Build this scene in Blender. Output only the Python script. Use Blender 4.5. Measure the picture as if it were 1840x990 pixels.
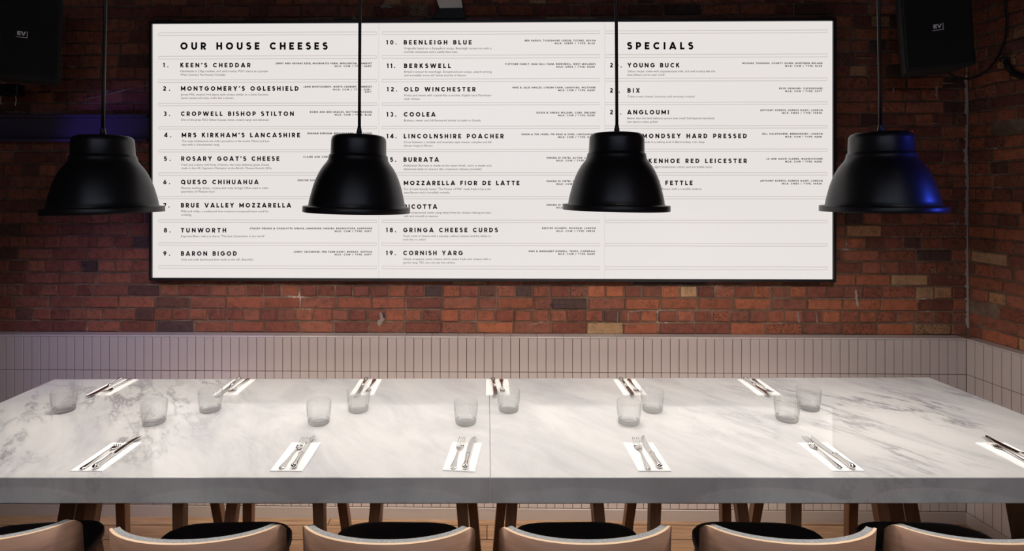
import bpy, bmesh, math, random
from mathutils import Vector, Matrix
R = math.radians
scene = bpy.context.scene
for o in list(bpy.data.objects):
    bpy.data.objects.remove(o)
COL = scene.collection

# ------------------------------------------------------------------ camera
H = 2.027            # eye height
scene.cycles.transparent_max_bounces = 32
PX, PY, F = 875.0, 340.0, 1000.0     # principal point and focal length in photo pixels
cam_d = bpy.data.cameras.new('camera'); cam = bpy.data.objects.new('camera', cam_d)
COL.objects.link(cam); scene.camera = cam
cam.location = (0, 0, H); cam.rotation_euler = (R(90), 0, 0)
cam_d.sensor_fit = 'HORIZONTAL'; cam_d.sensor_width = 36
cam_d.lens = F / 1840 * 36
cam_d.shift_x = (920 - PX) / 1840
cam_d.shift_y = -(495 - PY) / 1840
cam_d.clip_start = 0.05

# ------------------------------------------------------------------ light set-up
SIGN_POWER = 0.80          # radiance of the backlit menu
PENDANT_W = 19.0
scene.view_settings.view_transform = 'Standard'
scene.view_settings.look = 'None'
scene.view_settings.gamma = 1
scene.view_settings.exposure = 0.0
scene.view_settings.use_curve_mapping = False
w = bpy.data.worlds.new('world'); scene.world = w
w.use_nodes = True
w.node_tree.nodes['Background'].inputs[0].default_value = (0.5, 0.55, 0.8, 1)
w.node_tree.nodes['Background'].inputs[1].default_value = 0.004

def light(name, kind, loc, target, power, color, **kw):
    d = bpy.data.lights.new(name, kind); d.energy = power; d.color = color
    for k, v in kw.items(): setattr(d, k, v)
    o = bpy.data.objects.new(name, d); COL.objects.link(o); o.location = loc
    if target is not None:
        o.rotation_euler = (Vector(target) - Vector(loc)).to_track_quat('-Z', 'Y').to_euler()
    return o
# dim fill added behind the camera, no such fixture known, and three coloured stage spots
light('room_fill_light', 'AREA', (0, -1.9, 3.5), (0, 0.7, 0.6), 27, (0.74, 0.80, 1.0), shape='RECTANGLE', size=4.5, size_y=0.8)
for dx in (-1.75, -.6, .6, 1.75):      # row of ceiling downlights over the near seats
    light('ceiling_downlight', 'SPOT', (dx, 0.75, 3.7), (dx, 1.50, 0.95), 62, (1.0, 0.93, 0.88), spot_size=R(50), spot_blend=0.7, shadow_soft_size=0.05)
light('under_table_fill', 'AREA', (0, 2.70, 0.985), (0, 3.25, 0), 13, (1.0, 0.86, 0.74), shape='RECTANGLE', size=4.0, size_y=0.03, spread=R(130))  # invented strip, added to brighten the floor, legs and tile base
light('blue_spot_light', 'SPOT', (2.86, 1.55, 2.16), (1.62, 2.28, 2.06), 80, (0.04, 0.09, 1.0), spot_size=R(26), spot_blend=0.8, shadow_soft_size=0.05)
light('violet_spot_light', 'SPOT', (-2.6, 1.1, 3.3), (-2.2, 3.42, 1.1), 85, (0.36, 0.30, 1.0), spot_size=R(36), spot_blend=1.0, shadow_soft_size=0.06)
light('violet_beam_light', 'SPOT', (-3.5, 2.2, 1.7), (-2.48, 3.45, 2.385), 44, (0.20, 0.10, 1.0), spot_size=R(17), spot_blend=1.0, shadow_soft_size=0.06)

# ------------------------------------------------------------------ helpers
def mat(name, color=(.8, .8, .8), rough=.5, metal=0.0, **kw):
    m = bpy.data.materials.new(name); m.use_nodes = True
    b = m.node_tree.nodes['Principled BSDF']
    b.inputs['Base Color'].default_value = (*color, 1)
    b.inputs['Roughness'].default_value = rough
    b.inputs['Metallic'].default_value = metal
    for k, v in kw.items(): b.inputs[k].default_value = v
    return m

def nodes(m):
    return m.node_tree.nodes, m.node_tree.links, m.node_tree.nodes['Principled BSDF']

def ramp(N, stops):
    r = N.new('ShaderNodeValToRGB'); e = r.color_ramp.elements
    while len(e) < len(stops): e.new(0.5)
    for el, (p, c) in zip(e, stops):
        el.position = p; el.color = (*c, 1) if len(c) == 3 else c
    return r

class MB:
    """collects faces, then links them as one mesh object"""
    def __init__(s): s.v = []; s.f = []; s.mi = []; s.col = []; s.sm = []
    def add(s, vs, fs, mi=0, col=None, smooth=False):
        n = len(s.v); s.v += [tuple(p) for p in vs]
        for f in fs:
            s.f.append([i + n for i in f]); s.mi.append(mi); s.col.append(col); s.sm.append(smooth)
    def hexa(s, p8, mi=0, col=None):
        # p8: bottom ring 0-3, top ring 4-7, both counter-clockwise seen from the top
        s.add(p8, [(3, 2, 1, 0), (4, 5, 6, 7), (0, 1, 5, 4), (1, 2, 6, 5), (2, 3, 7, 6), (3, 0, 4, 7)], mi, col)
    def box(s, a, b, mi=0, M=None):
        x0, y0, z0 = a; x1, y1, z1 = b
        p = [(x0, y0, z0), (x1, y0, z0), (x1, y1, z0), (x0, y1, z0), (x0, y0, z1), (x1, y0, z1), (x1, y1, z1), (x0, y1, z1)]
        if M is not None: p = [M @ Vector(q) for q in p]
        s.hexa(p, mi)
    def lathe(s, prof, n=48, c=(0, 0, 0), mis=None, closed=False):
        m = len(prof)
        vs = [(c[0] + r * math.cos(2 * math.pi * k / n), c[1] + r * math.sin(2 * math.pi * k / n), c[2] + z) for r, z in prof for k in range(n)]
        b = len(s.v); s.v += vs
        for i in range(m if closed else m - 1):
            j = (i + 1) % m
            for k in range(n):
                k2 = (k + 1) % n
                s.f.append([b + i * n + k, b + i * n + k2, b + j * n + k2, b + j * n + k])
                s.mi.append(mis[i] if mis else 0); s.col.append(None); s.sm.append(True)
    def tube(s, pts, r, n=10, mi=0, caps=True):
        pts = [Vector(p) for p in pts]
        rr = r if isinstance(r, (list, tuple)) else [r] * len(pts)
        b = len(s.v); up = Vector((0.13, 0.21, 1)).normalized()
        for i, p in enumerate(pts):
            d = (pts[min(i + 1, len(pts) - 1)] - pts[max(i - 1, 0)]).normalized()
            a = d.cross(up)
            if a.length < .05: a = d.cross(Vector((1, 0, 0)))
            a.normalize(); q = d.cross(a)
            for k in range(n):
                t = 2 * math.pi * k / n
                s.v.append(tuple(p + (a * math.cos(t) + q * math.sin(t)) * rr[i]))
        for i in range(len(pts) - 1):
            for k in range(n):
                k2 = (k + 1) % n
                s.f.append([b + i * n + k, b + i * n + k2, b + (i + 1) * n + k2, b + (i + 1) * n + k]); s.mi.append(mi); s.col.append(None); s.sm.append(True)
        if caps:
            for base, rev in ((b, True), (b + (len(pts) - 1) * n, False)):
                ring = [base + k for k in range(n)]
                s.f.append(ring[::-1] if rev else ring); s.mi.append(mi); s.col.append(None); s.sm.append(False)
    def build(s, name, mats, parent=None, bevel=0, seg=2, subsurf=0, kind=None):
        me = bpy.data.meshes.new(name); me.from_pydata(s.v, [], s.f)
        for m_ in (mats if isinstance(mats, (list, tuple)) else [mats]): me.materials.append(m_)
        me.polygons.foreach_set('material_index', s.mi)
        me.polygons.foreach_set('use_smooth', s.sm)
        if any(c is not None for c in s.col):
            at = me.color_attributes.new('bcol', 'FLOAT_COLOR', 'CORNER')
            k = 0
            for p, c in zip(me.polygons, s.col):
                for li in p.loop_indices: at.data[li].color = (*((c or (.2, .2, .2))[:3]), c[3] if c and len(c) > 3 else 0)
        me.update()
        bm = bmesh.new(); bm.from_mesh(me); bmesh.ops.recalc_face_normals(bm, faces=bm.faces[:]); bm.to_mesh(me); bm.free()
        o = bpy.data.objects.new(name, me); COL.objects.link(o)
        if parent is not None: o.parent = parent
        if bevel:
            b = o.modifiers.new('bevel', 'BEVEL'); b.width = bevel; b.segments = seg; b.limit_method = 'ANGLE'; b.angle_limit = R(35)
        if subsurf:
            d = o.modifiers.new('sub', 'SUBSURF'); d.levels = subsurf; d.render_levels = subsurf
        if kind: o['kind'] = kind
        return o

def thing(name, label, cat, loc=(0, 0, 0), rz=0, group=None):
    o = bpy.data.objects.new(name, None); COL.objects.link(o)
    o.empty_display_size = .1
    o.location = loc; o.rotation_euler = (0, 0, rz)
    o['label'] = label; o['category'] = cat
    if group: o['group'] = group
    return o
def tag(o, label, cat, group=None):
    o['label'] = label; o['category'] = cat
    if group: o['group'] = group
    return o
def copy_tree(o, parent=None):
    c = o.copy(); COL.objects.link(c)
    if parent is not None: c.parent = parent
    for ch in list(o.children): copy_tree(ch, c)
    return c

# the back wall's own frame: origin on the brick face straight ahead, U along it, N out of it
WO = Vector((0, 3.495, 0)); U = Vector((1, -0.015, 0)).normalized(); NB = Vector((-0.015, -1, 0)).normalized()
def WP(u, out, z): return WO + U * u + NB * out + Vector((0, 0, z))
def pix_uz(px, py, out):
    """wall coordinates (u, z) of what the photo shows at a pixel, on the plane `out` in front of the brick"""
    d = Vector(((px - PX) / F, 1, -(py - PY) / F)); o = Vector((0, 0, H))
    t = (WO + NB * out - o).dot(NB) / d.dot(NB)
    p = o + d * t - WO
    return p.dot(U), p.z
def at(px, py, Y):
    return Vector(((px - PX) * Y / F, Y, H - (py - PY) * Y / F))

# ------------------------------------------------------------------ materials
def brick_material():
    m = mat('brick', rough=.88); N, L, b = nodes(m)
    at_ = N.new('ShaderNodeAttribute'); at_.attribute_name = 'bcol'
    tc = N.new('ShaderNodeTexCoord')
    n1 = N.new('ShaderNodeTexNoise'); n1.inputs['Scale'].default_value = 26; n1.inputs['Detail'].default_value = 6; n1.inputs['Roughness'].default_value = .7
    L.new(tc.outputs['Object'], n1.inputs['Vector'])
    r1 = ramp(N, [(.30, (.45, .42, .42)), (.5, (1, 1, 1)), (.72, (1.35, 1.25, 1.15))])
    L.new(n1.outputs['Fac'], r1.inputs[0])
    mx = N.new('ShaderNodeMix'); mx.data_type = 'RGBA'; mx.blend_type = 'MULTIPLY'; mx.inputs['Factor'].default_value = .85
    L.new(at_.outputs['Color'], mx.inputs['A']); L.new(r1.outputs[0], mx.inputs['B'])
    vo = N.new('ShaderNodeTexNoise'); vo.inputs['Scale'].default_value = 95; vo.inputs['Detail'].default_value = 3; vo.inputs['Roughness'].default_value = .6
    L.new(tc.outputs['Object'], vo.inputs['Vector'])
    rp = ramp(N, [(.36, (1, 1, 1)), (.46, (0, 0, 0))]); L.new(vo.outputs['Fac'], rp.inputs[0])
    pm = N.new('ShaderNodeMath'); pm.operation = 'MULTIPLY'; L.new(rp.outputs[0], pm.inputs[0]); L.new(at_.outputs['Alpha'], pm.inputs[1])
    pit = N.new('ShaderNodeMix'); pit.data_type = 'RGBA'; pit.inputs['B'].default_value = (.025, .012, .010, 1)
    L.new(pm.outputs[0], pit.inputs['Factor']); L.new(mx.outputs['Result'], pit.inputs['A'])
    # lime bloom and smears
    n2 = N.new('ShaderNodeTexNoise'); n2.inputs['Scale'].default_value = 7; n2.inputs['Detail'].default_value = 9; n2.inputs['Roughness'].default_value = .75
    L.new(tc.outputs['Object'], n2.inputs['Vector'])
    r2 = ramp(N, [(.62, (0, 0, 0)), (.78, (.6, .6, .6))])
    L.new(n2.outputs['Fac'], r2.inputs[0])
    m2 = N.new('ShaderNodeMix'); m2.data_type = 'RGBA'; m2.inputs['B'].default_value = (.36, .27, .22, 1)
    L.new(r2.outputs[0], m2.inputs['Factor']); L.new(pit.outputs['Result'], m2.inputs['A'])
    L.new(m2.outputs['Result'], b.inputs['Base Color'])
    bp = N.new('ShaderNodeBump'); bp.inputs['Strength'].default_value = .55; bp.inputs['Distance'].default_value = .008
    n3 = N.new('ShaderNodeTexNoise'); n3.inputs['Scale'].default_value = 55; n3.inputs['Detail'].default_value = 5
    L.new(tc.outputs['Object'], n3.inputs['Vector']); L.new(n3.outputs['Fac'], bp.inputs['Height']); L.new(bp.outputs[0], b.inputs['Normal'])
    return m
def mortar_material():
    m = mat('mortar', rough=.95); N, L, b = nodes(m)
    tc = N.new('ShaderNodeTexCoord'); n1 = N.new('ShaderNodeTexNoise'); n1.inputs['Scale'].default_value = 5; n1.inputs['Detail'].default_value = 8; n1.inputs['Roughness'].default_value = .7
    L.new(tc.outputs['Object'], n1.inputs['Vector'])
    r = ramp(N, [(.35, (.085, .05, .032)), (.52, (.145, .09, .06)), (.63, (.21, .15, .11)), (.70, (.5, .44, .38))])
    L.new(n1.outputs['Fac'], r.inputs[0]); L.new(r.outputs[0], b.inputs['Base Color'])
    bp = N.new('ShaderNodeBump'); bp.inputs['Strength'].default_value = .6; bp.inputs['Distance'].default_value = .01
    n3 = N.new('ShaderNodeTexNoise'); n3.inputs['Scale'].default_value = 80; L.new(tc.outputs['Object'], n3.inputs['Vector'])
    L.new(n3.outputs['Fac'], bp.inputs['Height']); L.new(bp.outputs[0], b.inputs['Normal'])
    return m
def marble_material():
    m = mat('white_marble', rough=.045); N, L, b = nodes(m)
    b.inputs['IOR'].default_value = 1.5
    tc = N.new('ShaderNodeTexCoord')
    m0 = N.new('ShaderNodeMapping'); m0.inputs['Rotation'].default_value = (0, 0, R(52)); L.new(tc.outputs['Object'], m0.inputs['Vector'])
    mp = N.new('ShaderNodeMapping'); mp.inputs['Scale'].default_value = (.9, 2.6, 1.8)
    L.new(m0.outputs[0], mp.inputs['Vector'])
    # clouding
    n0 = N.new('ShaderNodeTexNoise'); n0.inputs['Scale'].default_value = 2.2; n0.inputs['Detail'].default_value = 9; n0.inputs['Roughness'].default_value = .62; n0.inputs['Distortion'].default_value = .6
    L.new(mp.outputs[0], n0.inputs['Vector'])
    r0 = ramp(N, [(.30, (.43, .43, .445)), (.48, (.52, .52, .525)), (.62, (.575, .575, .575))])
    L.new(n0.outputs['Fac'], r0.inputs[0])
    # veins: ridge of a distorted noise
    n1 = N.new('ShaderNodeTexNoise'); n1.inputs['Scale'].default_value = 2.4; n1.inputs['Detail'].default_value = 13; n1.inputs['Roughness'].default_value = .64; n1.inputs['Distortion'].default_value = .25
    L.new(mp.outputs[0], n1.inputs['Vector'])
    sb = N.new('ShaderNodeMath'); sb.operation = 'SUBTRACT'; sb.inputs[1].default_value = .5; L.new(n1.outputs['Fac'], sb.inputs[0])
    ab = N.new('ShaderNodeMath'); ab.operation = 'ABSOLUTE'; L.new(sb.outputs[0], ab.inputs[0])
    rv = ramp(N, [(0, (1, 1, 1)), (.010, (.6, .6, .6)), (.045, (.08, .08, .08)), (.09, (0, 0, 0))])
    L.new(ab.outputs[0], rv.inputs[0])
    # veining is heavier at both ends of the slabs
    sp = N.new('ShaderNodeSeparateXYZ'); L.new(tc.outputs['Object'], sp.inputs[0])
    ax = N.new('ShaderNodeMath'); ax.operation = 'ABSOLUTE'; L.new(sp.outputs['X'], ax.inputs[0])
    mr = N.new('ShaderNodeMapRange'); mr.inputs['From Min'].default_value = .7; mr.inputs['From Max'].default_value = 1.7; mr.inputs['To Min'].default_value = .06; mr.inputs['To Max'].default_value = .95
    L.new(ax.outputs[0], mr.inputs['Value'])
    n2 = N.new('ShaderNodeTexNoise'); n2.inputs['Scale'].default_value = 2.6; n2.inputs['Detail'].default_value = 3; L.new(tc.outputs['Object'], n2.inputs['Vector'])
    r2 = ramp(N, [(.38, (0, 0, 0)), (.62, (1, 1, 1))]); L.new(n2.outputs['Fac'], r2.inputs[0])
    m1 = N.new('ShaderNodeMath'); m1.operation = 'MULTIPLY'; L.new(rv.outputs[0], m1.inputs[0]); L.new(mr.outputs[0], m1.inputs[1])
    m2 = N.new('ShaderNodeMath'); m2.operation = 'MULTIPLY'; L.new(m1.outputs[0], m2.inputs[0]); L.new(r2.outputs[0], m2.inputs[1])
    mx = N.new('ShaderNodeMix'); mx.data_type = 'RGBA'; mx.inputs['B'].default_value = (.16, .155, .17, 1)
    L.new(m2.outputs[0], mx.inputs['Factor']); L.new(r0.outputs[0], mx.inputs['A'])
    L.new(mx.outputs['Result'], b.inputs['Base Color'])
    return m
def wood_material(name, c0, c1, scale=(1, 14, 14), rough=.45, rot=(0, 0, 0)):
    m = mat(name, rough=rough); N, L, b = nodes(m)
    tc = N.new('ShaderNodeTexCoord'); mp = N.new('ShaderNodeMapping'); mp.inputs['Scale'].default_value = scale; mp.inputs['Rotation'].default_value = rot
    L.new(tc.outputs['Object'], mp.inputs['Vector'])
    n = N.new('ShaderNodeTexNoise'); n.inputs['Scale'].default_value = 3; n.inputs['Detail'].default_value = 6; n.inputs['Distortion'].default_value = 1.2
    L.new(mp.outputs[0], n.inputs['Vector'])
    r = ramp(N, [(.3, c0), (.7, c1)]); L.new(n.outputs['Fac'], r.inputs[0]); L.new(r.outputs[0], b.inputs['Base Color'])
    return m
def floor_material():
    m = mat('floor_boards', rough=.45); N, L, b = nodes(m)
    tc = N.new('ShaderNodeTexCoord')
    br = N.new('ShaderNodeTexBrick'); br.offset = .37; br.inputs['Scale'].default_value = 1
    br.inputs['Brick Width'].default_value = 2.6; br.inputs['Row Height'].default_value = .14; br.inputs['Mortar Size'].default_value = .003
    br.inputs['Color1'].default_value = (.40, .255, .15, 1); br.inputs['Color2'].default_value = (.52, .35, .22, 1); br.inputs['Mortar'].default_value = (.05, .025, .012, 1)
    L.new(tc.outputs['Object'], br.inputs['Vector'])
    mp = N.new('ShaderNodeMapping'); mp.inputs['Scale'].default_value = (1.2, 16, 1); L.new(tc.outputs['Object'], mp.inputs['Vector'])
    n = N.new('ShaderNodeTexNoise'); n.inputs['Scale'].default_value = 3; n.inputs['Detail'].default_value = 6; n.inputs['Distortion'].default_value = .8; L.new(mp.outputs[0], n.inputs['Vector'])
    r = ramp(N, [(.3, (.62, .55, .5)), (.65, (1.05, 1.02, 1))]); L.new(n.outputs['Fac'], r.inputs[0])
    mx = N.new('ShaderNodeMix'); mx.data_type = 'RGBA'; mx.blend_type = 'MULTIPLY'; mx.inputs['Factor'].default_value = 1
    L.new(br.outputs['Color'], mx.inputs['A']); L.new(r.outputs[0], mx.inputs['B'])
    v = N.new('ShaderNodeTexVoronoi'); v.inputs['Scale'].default_value = 3.2; L.new(tc.outputs['Object'], v.inputs['Vector'])
    rk = ramp(N, [(.05, (1, 1, 1)), (.10, (0, 0, 0))]); L.new(v.outputs['Distance'], rk.inputs[0])
    mk = N.new('ShaderNodeMix'); mk.data_type = 'RGBA'; mk.inputs['B'].default_value = (.10, .04, .02, 1)
    L.new(rk.outputs[0], mk.inputs['Factor']); L.new(mx.outputs['Result'], mk.inputs['A'])
    L.new(mk.outputs['Result'], b.inputs['Base Color'])
    return m
def felt_material():
    m = mat('grey_felt', rough=.95); N, L, b = nodes(m)
    tc = N.new('ShaderNodeTexCoord'); n = N.new('ShaderNodeTexNoise'); n.inputs['Scale'].default_value = 260; n.inputs['Detail'].default_value = 2
    L.new(tc.outputs['Object'], n.inputs['Vector'])
    r = ramp(N, [(.35, (.22, .23, .24)), (.65, (.34, .35, .36))]); L.new(n.outputs['Fac'], r.inputs[0]); L.new(r.outputs[0], b.inputs['Base Color'])
    return m
def emit(name, col, s):
    m = mat(name, (.85, .85, .85), .3); b = m.node_tree.nodes['Principled BSDF']
    b.inputs['Base Color'].default_value = (.02, .02, .02, 1)
    b.inputs['Emission Color'].default_value = (*col, 1); b.inputs['Emission Strength'].default_value = s
    return m
def thin_glass(name, base):
    m = bpy.data.materials.new(name); m.use_nodes = True; N, L = m.node_tree.nodes, m.node_tree.links
    N.clear(); out = N.new('ShaderNodeOutputMaterial'); mx = N.new('ShaderNodeMixShader')
    lw = N.new('ShaderNodeLayerWeight'); lw.inputs['Blend'].default_value = .5
    pw = N.new('ShaderNodeMath'); pw.operation = 'POWER'; pw.inputs[1].default_value = 4.5; L.new(lw.outputs['Facing'], pw.inputs[0])
    ma = N.new('ShaderNodeMath'); ma.operation = 'MULTIPLY_ADD'; ma.inputs[1].default_value = .6; ma.inputs[2].default_value = .03; L.new(pw.outputs[0], ma.inputs[0])
    tr = N.new('ShaderNodeBsdfTransparent'); tr.inputs[0].default_value = (.992, .993, .992, 1)
    gl = N.new('ShaderNodeBsdfGlossy'); gl.inputs['Roughness'].default_value = .05
    rf = N.new('ShaderNodeBsdfRefraction'); rf.inputs['IOR'].default_value = 1.45; rf.inputs['Roughness'].default_value = 0.0; rf.inputs['Color'].default_value = (.97, .98, .98, 1)
    m3 = N.new('ShaderNodeMixShader'); m3.inputs[0].default_value = base; L.new(tr.outputs[0], m3.inputs[1]); L.new(rf.outputs[0], m3.inputs[2])
    L.new(ma.outputs[0], mx.inputs[0]); L.new(m3.outputs[0], mx.inputs[1]); L.new(gl.outputs[0], mx.inputs[2]); L.new(mx.outputs[0], out.inputs[0])
    return m
M = dict(
    brick=brick_material(), mortar=mortar_material(), marble=marble_material(), floor=floor_material(), felt=felt_material(),
    lime=mat('lime_mortar', (.30, .25, .215), .95), dark_mark=mat('dark_smear_hole', (.035, .03, .035), .9),
    tile=mat('glazed_tile', (.53, .47, .455), .22), grout=mat('tile_grout', (.10, .06, .05), .9), cap=mat('tile_cap', (.53, .47, .455), .25),
    skirt=mat('skirting', (.42, .365, .335), .35), ceil=mat('dark_ceiling', (.02, .018, .018), .9), plaster=mat('dark_plaster', (.05, .04, .04), .9),
    black=mat('black_metal', (.008, .008, .009), .42), shade=mat('black_shade', (.010, .009, .011), .37, 0.0, **{'Specular IOR Level': .45}), white_in=mat('white_enamel', (.8, .78, .74), .4),
    cord=mat('black_cord', (.012, .012, .012), .45), letter=mat('black_letter', (.006, .005, .006), .6), grey_letter=mat('grey_letter', (.11, .10, .10), .6),
    sign=emit('backlit_panel', (1.0, .945, .915), SIGN_POWER), rail=emit('backlit_rail', (1.0, .92, .88), SIGN_POWER * .68), seam=emit('backlit_seam', (1.0, .93, .89), SIGN_POWER * .80),
    bulb=emit('warm_bulb', (1.0, .86, .70), 6.0), speaker=mat('speaker_black', (.0025, .0025, .003), .85), logo=mat('white_logo', (.75, .75, .78), .5),
    steel_blue=mat('dark_steel_paint', (.05, .04, .07), .55),
    table_wood=wood_material('oiled_walnut', (.13, .055, .022), (.21, .095, .042), (6, 6, .7)),
    leg_wood=wood_material('oak_leg', (.25, .12, .055), (.38, .20, .10), (9, 9, .8)),
    ply=wood_material('walnut_ply', (.33, .185, .12), (.43, .25, .168), (1.0, 4, 9)), ply_edge=mat('ply_edge', (.72, .52, .34), .5),
    seat=mat('black_leather', (.004, .004, .006), .6), strip=mat('pale_metal_strip', (.55, .45, .40), .35, .3),
    napkin=mat('white_paper', (.86, .85, .84), .85), silver=mat('silver', (.82, .80, .77), .16, 1.0), glass=thin_glass('clear_glass', .06), glass_base=thin_glass('clear_glass_base', .35),
    bracket=mat('pale_grey_steel', (.55, .53, .50), .5), cable=mat('black_cable', (.008, .008, .008), .5),
)

# ------------------------------------------------------------------ room shell
YB = -4.2; XL = -4.4; ZC = 3.75
CORN = WP(2.906, .08, 0)                                  # inner corner of the tiled dado
RD = Vector((.06, -1, 0)).normalized(); RN = Vector((-1, -.06, 0)).normalized()   # right wall: direction towards the camera, normal into the room
# back brick face meets right brick face
def line_hit(p, d, q, e):
    c = d.x * e.y - d.y * e.x; t = ((q.x - p.x) * e.y - (q.y - p.y) * e.x) / c
    return p + d * t
RO = 0.0
BC = line_hit(WP(0, 0, 0), U, CORN - RN * (.08 - RO), RD)
rlen = (BC.y - YB) / -RD.y
def RP(s, out, z): return BC + RD * s + RN * out + Vector((0, 0, z))     # right-wall frame
UC = (BC - WO).dot(U)

s = MB(); s.box((XL - .1, YB - .1, -.1), (3.9, 3.9, 0)); s.build('floor', M['floor'], kind='structure')
s = MB(); s.box((XL - .1, YB - .1, ZC), (3.9, 3.9, ZC + .1)); s.build('ceiling', M['ceil'], kind='structure')
s = MB(); s.box((XL - .1, YB - .1, 0), (XL, 3.75, ZC)); s.build('wall_left', M['plaster'], kind='structure')
s = MB(); s.box((XL, YB - .1, 0), (3.8, YB, ZC)); s.build('wall_front', M['plaster'], kind='structure')

PAL_RED = [(.205, .062, .037), (.23, .070, .039), (.175, .052, .032), (.245, .082, .046), (.15, .045, .030), (.205, .070, .044)]
PAL_DARK = [(.085, .035, .026), (.06, .032, .028), (.11, .045, .03)]
PAL_BUFF = [(.32, .19, .10), (.28, .15, .075), (.34, .17, .08)]
PAL_ORANGE = [(.28, .088, .042), (.255, .078, .038)]
def brick_colour(rng, px):
    q = rng.random()
    if px < 695:
        c = rng.choice(PAL_DARK) if q < .05 else rng.choice(PAL_RED)
        k = .85 + .3 * rng.random()
    else:
        c = rng.choice(PAL_BUFF) if q < (.15 if px < 1150 else .04) else rng.choice(PAL_DARK) if q < (.26 if px < 1150 else .12) else rng.choice(PAL_ORANGE) if q < .40 else rng.choice(PAL_RED)
        k = .8 + .4 * rng.random()
    return tuple(x * k for x in c) + ((rng.random() if px >= 695 and rng.random() < .6 else 0.0),)

def brick_wall(name, fn, u0, u1, z1, seed, pxfn, holes=()):
    rng = random.Random(seed)
    b = MB(); PITCH = .0767; J = .0055; zrow0 = 1.1935 - PITCH * 15
    row = 0; z = zrow0
    # mortar bed behind
    e0, e1 = u0 - (.1 if name == 'wall_right' else 0), u1 + (.012 if name == 'wall_back' else 0)
    b.add([fn(e0, -.009, 0), fn(e1, -.009, 0), fn(e1, -.009, z1), fn(e0, -.009, z1), fn(e0, -.1, 0), fn(e1, -.1, 0), fn(e1, -.1, z1), fn(e0, -.1, z1)],
          [(0, 1, 2, 3), (7, 6, 5, 4), (0, 4, 5, 1), (3, 2, 6, 7), (1, 5, 6, 2), (0, 3, 7, 4)], 1)
    while z < z1:
        za, zb = max(z, 0), min(z + PITCH, z1)
        if zb - za > .03:
            st = (row % 2 == 0); L0 = .2265 if st else .1135
            u = u0 - rng.random() * L0
            while u < u1:
                ln = L0 * (1 + rng.uniform(-.05, .05))
                if rng.random() < .06: ln *= (.5 if st else 1.9)
                ua, ub = max(u, u0), min(u + ln, u1)
                if ub - ua > .02:
                    px = pxfn((ua + ub) / 2)
                    jj = J * rng.uniform(.7, 1.5)
                    o = rng.uniform(-.004, .003)
                    hole = any(abs((ua + ub) / 2 - hu) < hr and abs((za + zb) / 2 - hz) < .04 for hu, hz, hr in holes)
                    if not hole:
                        jt = lambda: rng.uniform(-.0022, .0022)
                        back = [fn(ua + jj, -.015, za + jj), fn(ub - jj, -.015, za + jj), fn(ub - jj, -.015, zb - jj), fn(ua + jj, -.015, zb - jj)]
                        i = .004
                        mid = [fn(ua + jj + jt(), o - .004, za + jj + jt()), fn(ub - jj + jt(), o - .004, za + jj + jt()), fn(ub - jj + jt(), o - .004, zb - jj + jt()), fn(ua + jj + jt(), o - .004, zb - jj + jt())]
                        fr = [fn(ua + jj + i + jt(), o, za + jj + i + jt()), fn(ub - jj - i + jt(), o, za + jj + i + jt()), fn(ub - jj - i + jt(), o, zb - jj - i + jt()), fn(ua + jj + i + jt(), o, zb - jj - i + jt())]
                        fs = [(8, 9, 10, 11)]
                        for k in range(4):
                            k2 = (k + 1) % 4
                            fs += [(k, k2, 4 + k2, 4 + k), (4 + k, 4 + k2, 8 + k2, 8 + k)]
                        b.add(back + mid + fr, fs, 0, brick_colour(rng, px))
                u += ln
        z += PITCH; row += 1
    if name == 'wall_back':
        for q in marks: mark(b, *q)
    return b.build(name, [M['brick'], M['mortar'], M['lime'], M['dark_mark']], kind='structure')
def mark(b, mi, pts, wpx):
    """smear of lime or dark tone along a run of photo pixels on the back wall, ragged and a few millimetres thick"""
    rng = random.Random(int(sum(p[0] * 3 + p[1] for p in pts)))
    P = []
    for (xa, ya), (xb, yb) in zip(pts, pts[1:]):
        n = max(2, int(math.hypot(xb - xa, yb - ya) / 4))
        P += [(xa + (xb - xa) * k / n, ya + (yb - ya) * k / n) for k in range(n)]
    P.append(pts[-1]); L_ = []
    for i, (x, y) in enumerate(P):
        a = P[max(i - 1, 0)]; c = P[min(i + 1, len(P) - 1)]; d = Vector((c[0] - a[0], c[1] - a[1])).normalized(); nn = Vector((-d.y, d.x))
        w0, w1 = (wpx * rng.uniform(.15, .75) * (.4 if i in (0, len(P) - 1) else 1) for _ in range(2))
        L_.append([pix_uz(x + nn.x * w0, y + nn.y * w0, 0), pix_uz(x, y, 0), pix_uz(x - nn.x * w1, y - nn.y * w1, 0)])
    vs = []
    for t in L_: vs += [WP(t[0][0], -.004, t[0][1]), WP(t[1][0], .0045, t[1][1]), WP(t[2][0], -.004, t[2][1])]
    b.add(vs, [(3 * i + k, 3 * i + k + 1, 3 * i + k + 4, 3 * i + k + 3) for i in range(len(L_) - 1) for k in range(2)], mi)
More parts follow.
